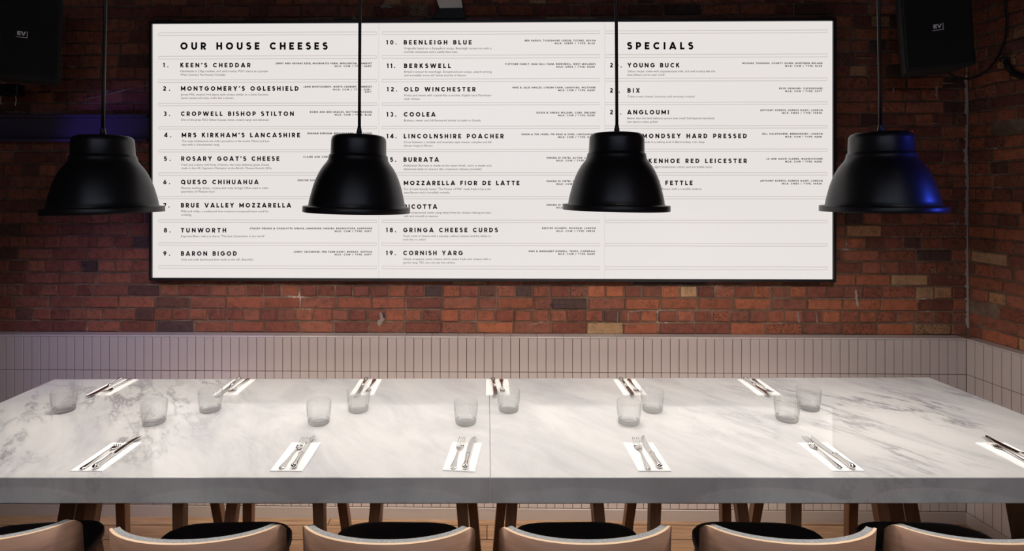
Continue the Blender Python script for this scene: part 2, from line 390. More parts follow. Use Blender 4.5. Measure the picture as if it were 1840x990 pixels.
marks = [(2, [(1110, 560), (1110, 581)], 2.6), (2, [(1129, 561), (1128, 581)], 2.8), (2, [(1129, 561), (1150, 560)], 2.2), (2, [(1182, 563), (1181, 577)], 2), (2, [(1100, 583), (1165, 583)], 1.4),
         (2, [(683, 560), (686, 568), (683, 578), (681, 586)], 9), (2, [(951, 583), (967, 582)], 2.2), (2, [(954, 584), (953, 597)], 2), (2, [(900, 540), (898, 548)], 2),
         (3, [(984, 546), (996, 548), (1010, 547), (1020, 547)], 8), (3, [(688, 562), (690, 572)], 5),  # a dark grey smear, then a brick hole's darkness painted on flat
         (2, [(1655, 151), (1683, 148), (1716, 150)], 2.4), (2, [(1684, 149), (1683, 174)], 4), (2, [(1606, 157), (1605, 169)], 3), (2, [(1646, 221), (1690, 222)], 2.4), (2, [(1719, 212), (1720, 221)], 3),
         (2, [(1538, 104), (1568, 104)], 2), (2, [(1521, 85), (1521, 97)], 3), (2, [(1540, 231), (1556, 232)], 4), (2, [(1618, 187), (1626, 188)], 5),
         (2, [(1738, 60), (1737, 130), (1739, 200), (1737, 270), (1740, 330), (1738, 400), (1739, 480), (1740, 590)], 8), (2, [(1460, 537), (1640, 538)], 1.3), (2, [(1434, 560), (1436, 580)], 3), (2, [(1466, 560), (1469, 580)], 3), (2, [(1538, 520), (1542, 552)], 7),
         (2, [(150, 178), (185, 171), (230, 160), (268, 152)], 2.2), (2, [(0, 201), (60, 202), (110, 202), (140, 199), (150, 203)], 3), (2, [(568, 60), (570, 20)], 3), (2, [(682, 12), (696, 9), (706, 14)], 9), (2, [(632, 28), (640, 36)], 9)]
brick_wall('wall_back', WP, (Vector((XL, 3.56, 0)) - WO).dot(U), UC, ZC, 3, lambda u: PX + u / 3.495 * F)
hz = lambda py, Y: H - (py - PY) * Y / F
brick_wall('wall_right', RP, 0, rlen, ZC, 9, lambda s_: 1800, holes=((.30, 2.40, .06), (.06, 1.32, .05)))

# ------------------------------------------------------------------ tiled dado (trim) and skirting
ZD = H - (606.2 - PY) * 3.415 / F            # top lip of the tiles
TW, TH = .0541, .209
def dado(name, fn, a, b_, cap_to, seed):
    rng = random.Random(seed)
    m = MB(); G = .0017
    n = int(math.ceil((b_ - a) / TW))
    zs = [ZD - .004 - TH * k for k in range(6)]
    bb = b_ + .0028
    m.add([fn(a, .0775, .07), fn(bb, .0775, .07), fn(bb, .0775, ZD - .003), fn(a, .0775, ZD - .003), fn(a, .01, .07), fn(b_, .01, .07), fn(b_, .01, ZD - .003), fn(a, .01, ZD - .003)],
          [(0, 1, 2, 3), (7, 6, 5, 4), (0, 4, 5, 1), (3, 2, 6, 7), (1, 5, 6, 2), (0, 3, 7, 4)], 1)
    def tile(u0, u1, z0, z1, mi=0):
        o = .080 + rng.uniform(-.0004, .0004); e = .0012; t = lambda: rng.uniform(-.0003, .0003)
        vb = [fn(u0, .076, z0), fn(u1, .076, z0), fn(u1, .076, z1), fn(u0, .076, z1)]
        vm = [fn(u0, o - .0012, z0), fn(u1, o - .0012, z0), fn(u1, o - .0012, z1), fn(u0, o - .0012, z1)]
        vf = [fn(u0 + e, o + t(), z0 + e), fn(u1 - e, o + t(), z0 + e), fn(u1 - e, o + t(), z1 - e), fn(u0 + e, o + t(), z1 - e)]
        fs = [(8, 9, 10, 11)]
        for k in range(4):
            k2 = (k + 1) % 4; fs += [(k, k2, 4 + k2, 4 + k), (4 + k, 4 + k2, 8 + k2, 8 + k)]
        m.add(vb + vm + vf, fs, mi)
    for r in range(5):
        z1 = zs[r]; z0 = max(zs[r + 1], .072)
        if z1 - z0 < .01: continue
        for k in range(n):
            u0 = b_ - (k + 1) * TW; u1 = b_ - k * TW
            u0 = max(u0, a)
            if u1 - u0 > .006: tile(u0 + G, u1 - G, z0 + G, z1 - G)
    # capping tiles on the ledge, one per three wall tiles
    k = 0
    while b_ - k * 3 * TW > a:
        u1 = b_ - k * 3 * TW - .0012; u0 = max(b_ - (k + 1) * 3 * TW + .0012, a)
        if u1 - u0 > .01:
            p = [fn(u0, .004, ZD), fn(u1, .004, ZD), fn(u1, .0815, ZD), fn(u0, .0815, ZD), fn(u0, .004, ZD + .005), fn(u1, .004, ZD + .005), fn(u1, .0785, ZD + .005), fn(u0, .0785, ZD + .005)]
            q = [fn(u0, .0815, ZD - .004), fn(u1, .0815, ZD - .004), fn(u1, .0770, ZD - .004), fn(u0, .0770, ZD - .004)]
            m.hexa(p, 2)
            m.add([p[3], p[2], q[1], q[0]], [(0, 1, 2, 3)], 2)
        k += 1
    return m.build(name, [M['tile'], M['grout'], M['cap']], kind='structure')
ua = (Vector((XL + .02, 3.5, 0)) - WO).dot(U)
ub = (CORN - WO).dot(U)
dado('trim_1', WP, ua, ub, 0, 5)
rs = (CORN - BC).dot(RD)
# right wall dado is laid out from the corner: mirror the running direction so whole tiles start there
dado('trim_2', lambda q, out, z: RP(-q, out - RO, z), -(rlen - .03), -rs, 0, 6)
def skirting(name, fn, a, b_):
    m = MB()
    prof = [(.0, 0), (.084, 0), (.0835, .02), (.0815, .05), (.0808, .066), (.078, .069), (.0, .069)]
    n = len(prof); vs = [fn(a, o, z) for o, z in prof] + [fn(b_, o, z) for o, z in prof]
    fs = [tuple(range(n)), tuple(range(2 * n - 1, n - 1, -1))] + [(k, (k + 1) % n, n + (k + 1) % n, n + k) for k in range(n)]
    m.add(vs, fs); return m.build(name, M['skirt'], kind='structure')
skirting('baseboard_back', WP, ua, ub)
skirting('baseboard_right', lambda q, out, z: RP(q, out - RO, z), rs, rlen - .03)

# ------------------------------------------------------------------ steel lintel across the left of the wall
u0 = ua + .02; u1 = pix_uz(268, 300, .03)[0]; zt = pix_uz(150, 206, .03)[1]; zb = pix_uz(150, 255, .03)[1]
bm_ = thing('steel_lintel', 'dark blue painted steel lintel beam running across the brick left of the menu', 'beam', WP((u0 + u1) / 2, 0, zb))
def rel(pts, root): return [Vector(p) - root.location for p in pts]
m = MB()
for za, zb_, o in ((zb, zb + .018, .055), (zt - .018, zt, .055)):
    m.hexa(rel([WP(u0, .004, za), WP(u1, .004, za), WP(u1, o, za), WP(u0, o, za), WP(u0, .004, zb_), WP(u1, .004, zb_), WP(u1, o, zb_), WP(u0, o, zb_)], bm_))
m.build('flange', M['steel_blue'], bm_, bevel=.002)
m = MB()
m.hexa(rel([WP(u0, .004, zb + .018), WP(u1, .004, zb + .018), WP(u1, .03, zb + .018), WP(u0, .03, zb + .018), WP(u0, .004, zt - .018), WP(u1, .004, zt - .018), WP(u1, .03, zt - .018), WP(u0, .03, zt - .018)], bm_))
m.build('web', M['steel_blue'], bm_)

# ------------------------------------------------------------------ stroke lettering: geometric capitals, cap height 1
HT = .126
def arc(cx, cy, rx, ry, a0, a1, n=None):
    n = n or max(3, int(abs(a1 - a0) / 22))
    return [(cx + rx * math.cos(R(a0 + (a1 - a0) * k / n)), cy + ry * math.sin(R(a0 + (a1 - a0) * k / n))) for k in range(n + 1)]
def glyphs():
    t = HT; T = 1 - t; B = t; g = {}
    g['A'] = (.94, [[(.085, 0), (.47, .97), (.855, 0)], [(.2, .26), (.74, .26)]])
    def bowl(x, yt, yb, xr): r = (yt - yb) / 2; return [(x, yt)] + arc(xr - r, (yt + yb) / 2, r, r, 90, -90) + [(x, yb)]
    g['B'] = (.70, [[(t, 0), (t, 1)], bowl(t, T, .53, .56), bowl(t, .53, B, .60)])
    g['C'] = (.88, [arc(.5, .5, .5 - t, .5 - t, 42, 318)])
    g['D'] = (.84, [[(t, 0), (t, 1)], bowl(t, T, B, .84 - t)])
    g['E'] = (.64, [[(t, 0), (t, 1)], [(t, T), (.64, T)], [(t, .5), (.58, .5)], [(t, B), (.64, B)]])
    g['F'] = (.62, [[(t, 0), (t, 1)], [(t, T), (.62, T)], [(t, .48), (.56, .48)]])
    g['G'] = (.96, [arc(.5, .5, .5 - t, .5 - t, 42, 360) + [(.52, .5)]])
    g['H'] = (.80, [[(t, 0), (t, 1)], [(.8 - t, 0), (.8 - t, 1)], [(t, .5), (.8 - t, .5)]])
    g['I'] = (2 * t, [[(t, 0), (t, 1)]])
    g['J'] = (.54, [[(.54 - t, 1), (.54 - t, .32)] + arc(.24, .32, .195, .215, 0, -160)])
    g['K'] = (.76, [[(t, 0), (t, 1)], [(.62, 1), (t, .42)], [(.3, .58), (.66, 0)]])
    g['L'] = (.60, [[(t, 0), (t, 1)], [(t, B), (.6, B)]])
    g['M'] = (1.0, [[(t, 0), (t, .86), (.5, .25), (1 - t, .86), (1 - t, 0)], [(t, .8), (t, 1)], [(1 - t, .8), (1 - t, 1)]])
    g['N'] = (.86, [[(t, 0), (t, 1)], [(t, .90), (.86 - t, .10)], [(.86 - t, 0), (.86 - t, 1)]])
    g['O'] = (1.0, [arc(.5, .5, .5 - t, .5 - t, 0, 360)])
    g['P'] = (.68, [[(t, 0), (t, 1)], bowl(t, T, .40, .60)])
    g['Q'] = (1.02, [arc(.5, .5, .5 - t, .5 - t, 0, 360), [(.6, .32), (.93, -.02)]])
    g['R'] = (.72, [[(t, 0), (t, 1)], bowl(t, T, .42, .60), [(.34, .42), (.62, 0)]])
    g['S'] = (.66, [arc(.34, .715, .225, .18, 30, 270) + arc(.33, .325, .23, .22, 90, -155)])
    g['T'] = (.74, [[(.37, 0), (.37, 1)], [(0, T), (.74, T)]])
    g['U'] = (.80, [[(t, 1), (t, .38)] + arc(.4, .38, .4 - t, .275, 180, 360) + [(.8 - t, 1)]])
    g['V'] = (.92, [[(.085, 1), (.46, .04), (.835, 1)]])
    g['W'] = (1.30, [[(.08, 1), (.36, .06), (.65, .94), (.94, .06), (1.22, 1)]])
    g['X'] = (.82, [[(.1, 0), (.72, 1)], [(.1, 1), (.72, 0)]])
    g['Y'] = (.84, [[(.09, 1), (.42, .45), (.75, 1)], [(.42, .48), (.42, 0)]])
    g['Z'] = (.74, [[(.04, T), (.62, T), (.12, B), (.72, B)]])
    g['0'] = (.76, [arc(.38, .5, .38 - t, .5 - t, 0, 360)])
    g['1'] = (.40, [[(.26, 0), (.26, 1)], [(.28, .93), (.04, .80)]])
    g['2'] = (.66, [arc(.33, .70, .22, .195, 165, -40) + [(.10, B), (.66, B)]])
    g['3'] = (.66, [arc(.32, .70, .2, .195, 150, -80), arc(.32, .305, .225, .2, 88, -155)])
    g['4'] = (.76, [[(.55, 0), (.55, 1), (.08, .27), (.76, .27)]])
    g['5'] = (.66, [[(.60, T), (.18, T), (.15, .55)] + arc(.32, .335, .235, .23, 110, -150)])
    g['6'] = (.70, [arc(.35, .33, .24, .225, 0, 360), [(.14, .42), (.46, .98)]])
    g['7'] = (.66, [[(0, T), (.58, T), (.2, 0)]])
    g['8'] = (.70, [arc(.35, .72, .195, .175, 0, 360), arc(.35, .325, .24, .22, 0, 360)])
    g['9'] = (.70, [arc(.35, .67, .24, .225, 0, 360), [(.56, .58), (.24, .02)]])
    g['.'] = (.22, [[(.11, 0), (.11, .22)]]); g[','] = (.22, [[(.13, .2), (.07, -.14)]]); g["'"] = (.22, [[(.13, 1), (.08, .68)]])
    g[':'] = (.22, [[(.11, 0), (.11, .2)], [(.11, .5), (.11, .7)]]); g['/'] = (.5, [[(.05, -.05), (.45, 1.05)]]); g['-'] = (.4, [[(.04, .42), (.36, .42)]])
    g['&'] = (.86, [[(.80, .02), (.26, .62)] + arc(.38, .76, .16, .15, 200, -20) + [(.2, .42)] + arc(.32, .27, .215, .19, 140, 300) + [(.74, .46)]])
    g[' '] = (.42, [])
    return g
GL = glyphs()
def split_sharp(pts, h):
    """cut a stroke at its sharp corners, each piece run a little past the corner so that they join"""
    out = []; cur = [Vector(pts[0])]
    for i in range(1, len(pts)):
        p = Vector(pts[i]); cur.append(p)
        if i < len(pts) - 1:
            d1 = (p - Vector(pts[i - 1])).normalized(); d2 = (Vector(pts[i + 1]) - p).normalized()
            if d1.dot(d2) < .25:
                sharp = d1.dot(d2) < -.05
                cur[-1] = p + d1 * h * (.35 if sharp else .98); out.append(cur); cur = [p - d2 * h * (.35 if sharp else .98)]
    out.append(cur); return [[tuple(q) for q in c] for c in out]
def ribbon(pts, h):
    closed = (abs(pts[0][0] - pts[-1][0]) + abs(pts[0][1] - pts[-1][1])) < 1e-6 and len(pts) > 3
    if closed: pts = pts[:-1]
    n = len(pts); vs = []; P = [Vector(p) for p in pts]
    for i in range(n):
        a = P[i - 1] if (i > 0 or closed) else None; b = P[(i + 1) % n] if (i < n - 1 or closed) else None
        d1 = (P[i] - a).normalized() if a is not None else None; d2 = (b - P[i]).normalized() if b is not None else None
        d1 = d1 or d2; d2 = d2 or d1
        n1 = Vector((-d1.y, d1.x)); n2 = Vector((-d2.y, d2.x)); k = n1 + n2
        k = k / max(.35, k.length) if k.length > 1e-6 else n1
        k = k * min(1.7, 1 / max(.2, k.dot(n1))) * h
        vs += [P[i] + k, P[i] - k]
    fs = [(2 * i, 2 * i + 1, 2 * ((i + 1) % n) + 1, 2 * ((i + 1) % n)) for i in range(n if closed else n - 1)]
    return vs, fs
def stroke_text(m, txt, x0, x1, y0, cap, put, bold=1.0, by_letter=False):
    """letters from x0 to x1 (along), baseline y0, cap height cap; put(x, y) gives the 3-D point.
    m is one mesh, or a list that receives one mesh per word"""
    ws = [GL[c][0] for c in txt]; n = len(txt); many = isinstance(m, list)
    tr = ((x1 - x0) / cap - sum(ws)) / max(1, n - 1); sx = 1.0
    if tr < .12:
        tr = .12; sx = (x1 - x0) / cap / (sum(ws) + tr * (n - 1))
    x = 0; cur = MB() if many else m
    for c, w_ in zip(txt, ws):
        if many and (c == ' ' or by_letter) and cur.v: m.append(cur); cur = MB()
        for pl in [q for p_ in GL[c][1] for q in split_sharp(p_, HT * bold)]:
            vs, fs = ribbon(pl, HT * bold)
            cur.add([put(x0 + (x + p.x) * cap * sx, y0 + p.y * cap) for p in vs], fs)
        x += w_ + tr
    if many: m.append(cur)
font_cu = bpy.data.curves.new('type', 'FONT'); font_cu.resolution_u = 2; font_cu.size = 1
font_ob = bpy.data.objects.new('type', font_cu); COL.objects.link(font_ob)
def small_text(m, txt, x0, y0, size, put, x1=None, xs=None):
    font_cu.body = txt; bpy.context.view_layer.update()
    me = bpy.data.meshes.new_from_object(font_ob.evaluated_get(bpy.context.evaluated_depsgraph_get()))
    vs = [v.co.copy() for v in me.vertices]; fs = [tuple(p.vertices) for p in me.polygons]
    wd = max(v.x for v in vs); bpy.data.meshes.remove(me)
    if x1 is not None: xs = (x1 - x0) / (wd * size)
    m.add([put(x0 + v.x * size * xs, y0 + v.y * size) for v in vs], fs)
    return xs

# ------------------------------------------------------------------ backlit menu sign
SO = .069
sl, sr = pix_uz(274.0, 270, SO)[0], pix_uz(1496.0, 270, SO)[0]
stp, sbt = pix_uz(880, 40.5, SO)[1], pix_uz(880, 500.5, SO)[1]
sign = thing('menu_sign', 'wide backlit white cheese menu sign in a thin black frame on the brick wall', 'sign', WP((sl + sr) / 2, .002, sbt))
sw = lambda u, o, z: WP(u, o, z) - sign.location
def wbox(m, u0, u1, o0, o1, z0, z1, mi=0):
    m.hexa([sw(u0, o1, z0), sw(u1, o1, z0), sw(u1, o0, z0), sw(u0, o0, z0), sw(u0, o1, z1), sw(u1, o1, z1), sw(u1, o0, z1), sw(u0, o0, z1)], mi)
m = MB(); fw = .0165
wbox(m, sl - fw, sr + fw, .002, .080, stp, stp + fw); wbox(m, sl - fw, sr + fw, .002, .080, sbt - fw, sbt)
wbox(m, sl - fw, sl, .002, .080, sbt, stp); wbox(m, sr, sr + fw, .002, .080, sbt, stp)
wbox(m, sl, sr, .002, .012, sbt, stp)
m.build('frame', M['black'], sign)
c1 = pix_uz(680.5, 270, SO)[0]; c2 = pix_uz(1086.5, 270, SO)[0]
for a, b in ((sl, c1), (c1, c2), (c2, sr)):
    m = MB(); wbox(m, a + .0012, b - .0012, .014, SO, sbt + .001, stp - .001); m.build('light_panel', M['sign'], sign)
for cc in (c1, c2):
    m = MB(); wbox(m, cc - .0012, cc + .0012, .02, SO + .0002, sbt + .001, stp - .001); m.build('panel_joint', M['seam'], sign)
rails1 = [(57.9, 62.7), (100.3, 105.4), (142.8, 147.6), (185.2, 189.5), (227.3, 231.5), (268.8, 272.8), (310.6, 315), (353, 357.2), (395.2, 399.6), (436.6, 440.9), (477.9, 482.6)]
for (xa, xb) in ((285, 676.5), (686.5, 1077.5), (1088, 1486)):
    for ya, yb in rails1:
        m = MB(); a = pix_uz(xa, 270, SO)[0]; b = pix_uz(xb, 270, SO)[0]
        for y in (ya, yb):
            z = pix_uz(560, y, SO)[1]; wbox(m, a, b, SO - .001, SO + .0012, z - .0018, z + .0018)
        for e in (a, b):
            wbox(m, e - .001, e + .001, SO - .001, SO + .001, pix_uz(560, yb, SO)[1], pix_uz(560, ya, SO)[1])
        m.build('strip_rail', M['rail'], sign)
SP = SO + .0016
def putpx(px, py_neg): u, z = pix_uz(px, -py_neg, SP); return sw(u, SP, z)      # lettering is set out in photo pixels on the sign face
def heading(txt, x0, x1, yc, cap, name='cheese_name', bold=1.0):
    ms = []; stroke_text(ms, txt, x0, x1, -(yc + cap / 2), cap, putpx, bold, name == 'heading_letter')
    for m in ms: m.build(name, M['letter'], sign)
heading('OUR HOUSE CHEESES', 324, 588.5, 82.6, 13.2, 'heading_letter')
heading('SPECIALS', 1127, 1245.5, 82.2, 13.2, 'heading_letter')
rows = [
 ('1.', 293, 302.5, "KEEN'S CHEDDAR", 324, 450, 117, ["JENNY AND GEORGE KEEN, MOORHAYES FARM, WINCANTON, SOMERSET", 495], ["MILK: COW / TYPE: HARD"], ["Handmade in 27kg truckles, rich and creamy. PDO status as a proper", "West Country Farmhouse Cheddar."]),
 ('2.', 293, 305.5, "MONTGOMERY'S OGLESHIELD", 325, 536.5, 159, ["JAMIE MONTGOMERY, NORTH CADBURY, SOMERSET", 545], ["MILK: COW / TYPE: SEMI-", "SOFT"], ["Jersey Milk, washed rind alpine style cheese similar to a Swiss Raclette,", "tastes sweet and nutty, melts like a dream..."]),
 ('3.', 294, 305.5, "CROPWELL BISHOP STILTON", 325, 528, 204.3, ["ROBIN AND BEN SKAILES, NOTTINGHAMSHIRE", 557], ["MILK: COW / TYPE: BLUE"], ["One of the great PDO Stilton houses, moist, creamy tangy and delicious!"]),
 ('4.', 295, 307.5, "MRS KIRKHAM'S LANCASHIRE", 326.5, 539, 242.7, ["GRAHAM KIRKHAM, BEESLEY FARM, LANCASHIRE", 552], ["MILK: COW / TYPE: HARD"], ["The only clothbound raw milk Lancashire in the world. Moist and but-", "tery with a characteristic tang."]),
 ('5.', 294.5, 306.5, "ROSARY GOAT'S CHEESE", 325.5, 502, 285, ["CLAIRE AND CHRIS MOODY, ROSARY, SALISBURY", 545], ["MILK: GOAT / TYPE: SOFT"], ["Fresh and creamy with hints of lemon, the most delicious goats cheese", "made in the UK. Supreme Champion at the British Cheese Awards 2016."]),
 ('6.', 293.5, 305.5, "QUESO CHIHUAHUA", 325, 464.5, 327, ["KRISTEN SCHNEPP, GRINGA DAIRY, PECKHAM, LONDON", 535], ["MILK: COW / TYPE: FRESH"], ["Mexican melting cheese, creamy and crazy stringy! Often used in other", "specimens of Mexican food."]),
 ('7.', 293.5, 304.5, "BRUE VALLEY MOZZARELLA", 325, 523, 368.8, None, ["MILK: COW / TYPE: FRESH"], ["Mild and milky, a traditional low moisture mozzarella best used for", "cooking."]),
 ('8.', 294.5, 306.5, "TUNWORTH", 325, 406.5, 413.6, ["STACEY HEDGES & CHARLOTTE SPRUCE, HAMPSHIRE CHEESES, BASINGSTOKE, HAMPSHIRE", 449], ["MILK: COW / TYPE: SOFT"], ['Raymond Blanc refers to this as "The best Camembert in the world"']),
 ('9.', 293.5, 305.5, "BARON BIGOD", 325, 425.5, 455.5, ["JONNY CRICKMORE, FEN FARM DAIRY, BUNGAY, SUFFOLK", 527.5], ["MILK: COW / TYPE: SOFT"], ["Only raw milk farmhouse brie made in the UK. Beautiful..."]),
 ('10.', 694, 712.5, "BEENLEIGH BLUE", 725.5, 847.5, 76, ["BEN HARRIS, TICKLEMORE CHEESE, TOTNES, DEVON", 943], ["MILK: SHEEP / TYPE: BLUE"], ["Originally based on a Roquefort recipe, Beenleigh turned out with a", "crumbly sweetness and a subtle blue heat"]),
 ('11.', 695, 710, "BERKSWELL", 726, 810, 118.2, ["FLETCHER FAMILY, RAM HALL FARM, BERKSWELL, WEST MIDLANDS", 908], ["MILK: EWES / TYPE: HARD"], ["Britain's answer to manchego. Exceptional and unique, award winning", "and incredibly more-ish! Sweet and dry in flavour."]),
 ('12.', 695, 713.5, "OLD WINCHESTER", 726, 854.5, 160.3, ["MIKE & JULIE SMALES, LYBURN FARM, LANDFORD, WILTSHIRE", 921], ["MILK: COW / TYPE: HARD"], ["Nutty and sweet with crystal-like crunches. English hard Parmesan-", "style cheese."]),
 ('13.', 694.5, 712, "COOLEA", 725.5, 782.5, 205.5, ["DICKIE & SINEAD WILLEMS, CORK, IRELAND", 964], ["MILK: COW / TYPE: HARD"], ["Buttery, sweet and full flavoured similar in style to Gouda."]),
 ('14.', 694.5, 712.5, "LINCOLNSHIRE POACHER", 725.5, 905, 244.5, ["SIMON & TIM JONES, FW READ & SONS, LINCOLNSHIRE", 937], ["MILK: COW / TYPE: HARD"], ["Cross between a cheddar and mountain style cheese, complex and full", "almost meaty in flavour"]),
 ('15.', 694, 711.5, "BURRATA", 725, 788.5, 286.7, ["SIMONA DI VIETRI, ACTON, LONDON", 982], ["MILK: COW / TYPE: FRESH"], ["Addictive! Burrata is made to be eaten fresh, ours is made and", "delivered daily to ensure the creamiest cheese possible!"]),
 ('16.', 694, 711.5, "MOZZARELLA FIOR DE LATTE", 725.5, 933.5, 328.7, ["SIMONA DI VIETRI, ACTON, LONDON", 982], ["MILK: COW / TYPE: FRESH"], ['Fior di Latte literally means "The Flower of Milk" made fresh it has a del-', "icate flavour and is incredibly versatile."]),
 ('17.', 694, 711.5, "RICOTTA", 725.5, 785.5, 371.2, ["SIMONA DI VIETRI, ACTON, LONDON", 982], ["MILK: COW / TYPE: FRESH"], ["Soft, compressed, made using whey from the cheese making process,", "soft and smooth in texture."]),
 ('18.', 693.5, 711.5, "GRINGA CHEESE CURDS", 724.5, 894.5, 413.2, ["KRISTEN SCHNEPP, PECKHAM, LONDON", 974], ["MILK: COW / TYPE: FRESH"], ["Fresh curds of cheese with a squeaky, rubbery texture and the ability to", "melt like no other!"]),
 ('19.', 693.5, 711, "CORNISH YARG", 724.5, 831.5, 454.5, ["MIKE & MARGARET HORRELL, TRURO, CORNWALL", 950], ["MILK: COW / TYPE: HARD"], ["Nettle wrapped, moist cheese which tastes fresh and creamy with a", "gentle tang. YES, you can eat the nettles."]),
 ('20.', 1096, 1117, "YOUNG BUCK", 1127.5, 1221, 117.2, ["MICHAEL THOMSON, COUNTY DOWN, NORTHERN IRELAND", 1334], ["MILK: COW / TYPE: BLUE"], ["Stilton recipe, made with unpasteurised milk, rich and creamy like the", "best Stilton you've ever tried!"]),
 ('21.', 1096, 1113.5, "BIX", 1127.5, 1149.5, 162.5, ["ROSE GRIMOND, OXFORDSHIRE", 1400], ["MILK: COW / TYPE: SOFT"], ["Triple cream cheese, luxurious and seriously creamy!"]),
 ('22.', 1096, 1116, "ANGLOUMI", 1127, 1202, 201.6, ["ANTHONY KUPROS, KUPROS DAIRY, LONDON", 1366], ["MILK: EWES / TYPE: FRESH"], ["Better than the best halloumi you've ever tried! Soft layered marshmal-", "low texture when grilled."]),
 ('23.', 1096, 1116, "BERMONDSEY HARD PRESSED", 1127, 1342, 244.2, ["BILL OGLETHORPE, BERMONDSEY, LONDON", 1370], ["MILK: COW / TYPE: HARD"], ["Hard cheese made in a railway arch in Bermondsey, rich, deep"]),
 ('24.', 1096, 1116, "SPARKENHOE RED LEICESTER", 1127, 1342, 289, ["JO AND DAVID CLARKE, WARWICKSHIRE", 1377], ["MILK: COW / TYPE: HARD"], ["Red Leicester done right! Distinctive colour and incredible taste."]),
 ('25.', 1096, 1116, "LONDON FETTLE", 1127, 1244.5, 328.5, ["ANTHONY KUPROS, KUPROS DAIRY, LONDON", 1366], ["MILK: EWES / TYPE: FRESH"], ["Salty, tangy and lemony in flavour with a crumble texture."]),
]
two_line = {"Handmade": 158, "Jersey": 158, "The only": 156, "Fresh and": 158, "Mexican": 157, "Mild": 157}
for num, n0, n1, nm, x0, x1, yc, mk, ml, desc in rows:
    m = MB(); stroke_text(m, num, n0, n1, -(yc + 4), 8, putpx); m.build('number', M['letter'], sign)
    heading(nm, x0, x1, yc, 8.2)
    col = 0 if x0 < 600 else 1 if x0 < 1000 else 2
    xr = (668.5, 1070.0, 1478.0)[col]
    m = MB(); y = yc - (3.1 if col < 2 else 3.6)
    if mk: stroke_text(m, mk[0], mk[1], xr, -(y + 1.6), 3.2, putpx, .92)
    for k, t in enumerate(ml):
        y += 5.0 if k == 0 else 4.2
        wd = 3.15 * len(t) * .95
        m.build('maker_line', M['letter'], sign) if m.v else None
        m = MB(); stroke_text(m, t, xr - 1.2 - wd, xr - 1.2, -(y + 1.6), 3.2, putpx, .92)
    m.build('maker_line', M['letter'], sign)
    m = MB(); xs = None
    for k, t in enumerate(desc):
        if xs is None:
            full = {0: 158, 1: 157.5, 2: 157.5}[col]
            if len(desc) == 1: full = full * min(1, len(t) / 68.0)
            xs = small_text(m, t, x0, -(yc + 12.6), 5.4, putpx, x1=x0 + full)
        else: small_text(m, t, x0, -(yc + 12.6 + 6.3 * k), 5.4, putpx, xs=xs)
    m.build('description', M['grey_letter'], sign)
bpy.data.objects.remove(font_ob); bpy.data.curves.remove(font_cu)

# ------------------------------------------------------------------ pale bracket above the sign, between the pendants
br = thing('wall_bracket', 'pale grey steel bracket with black foot on the brick above the menu', 'bracket', WP(pix_uz(808, 36, .05)[0], .004, pix_uz(808, 36, .05)[1]))
rb = lambda px, py, o: WP(*((lambda q: (q[0], o, q[1]))(pix_uz(px, py, .06)))) - br.location
m = MB(); m.hexa([rb(790, 16, .06), rb(832, 15, .06), rb(832, 15, .015), rb(790, 16, .015), rb(764, -60, .16), rb(818, -60, .16), rb(818, -60, .115), rb(764, -60, .115)]); m.build('arm', M['bracket'], br, bevel=.004)
m = MB(); m.hexa([rb(776, 34.5, .07), rb(838, 34.5, .07), rb(838, 34.5, .004), rb(776, 34.5, .004), rb(788, 15.5, .066), rb(833, 14.5, .066), rb(833, 14.5, .004), rb(788, 15.5, .004)]); m.build('foot', M['black'], br, bevel=.004)

# ------------------------------------------------------------------ loudspeakers
def speaker(label, c, rz, w_, h_, tilt):
    r = thing('wall_speaker', label, 'speaker', c, rz, 'black wall loudspeakers')
    m = MB(); d = .22
    def ring(y, k, z_off=0): return [(-w_ / 2 * k, y, -h_ / 2), (w_ / 2 * k, y, -h_ / 2), (w_ / 2 * k, y, h_ / 2), (-w_ / 2 * k, y, h_ / 2)]
    a, b = ring(0, 1), ring(d, .72)
    m.hexa([a[0], a[1], b[1], b[0], a[3], a[2], b[2], b[3]]); cab = m.build('cabinet', M['speaker'], r, bevel=.012, seg=3)
    m = MB(); m.box((-w_ / 2 + .012, -.008, -h_ / 2 + .012), (w_ / 2 - .012, .004, h_ / 2 - .012)); gr = m.build('grille', mat('speaker_grille', (.003, .003, .0035), .9), r, bevel=.006)
    m = MB(); put = lambda x, y: (x, -.0085, y)
    stroke_text(m, 'E', -.020, -.004, -.010, .022, put); stroke_text(m, 'V', -.003, .017, -.010, .022, put)
    m.add([put(.022, -.022), put(.025, -.022), put(.025, .016), put(.022, .016)], [(0, 1, 2, 3)])
    m.add([put(-.026, -.022), put(.025, -.022), put(.025, -.019), put(-.026, -.019)], [(0, 1, 2, 3)])
    m.build('badge', M['logo'], r)
    m = MB(); m.box((-.03, d - .01, -.05), (.03, d + .13, .05)); m.build('bracket', M['black'], r, bevel=.004)
    for ch in r.children: ch.rotation_euler = (0, R(tilt), 0)
    return r
pL = at(40, 61, 3.10); pR = at(1684, 48, 3.05)
speaker('black wall loudspeaker at the top left corner above the lintel', pL, R(27), .36, .49, 1.0)
speaker('black wall loudspeaker at the top right beside the corner', pR, R(-20), .325, .46, -3.5)

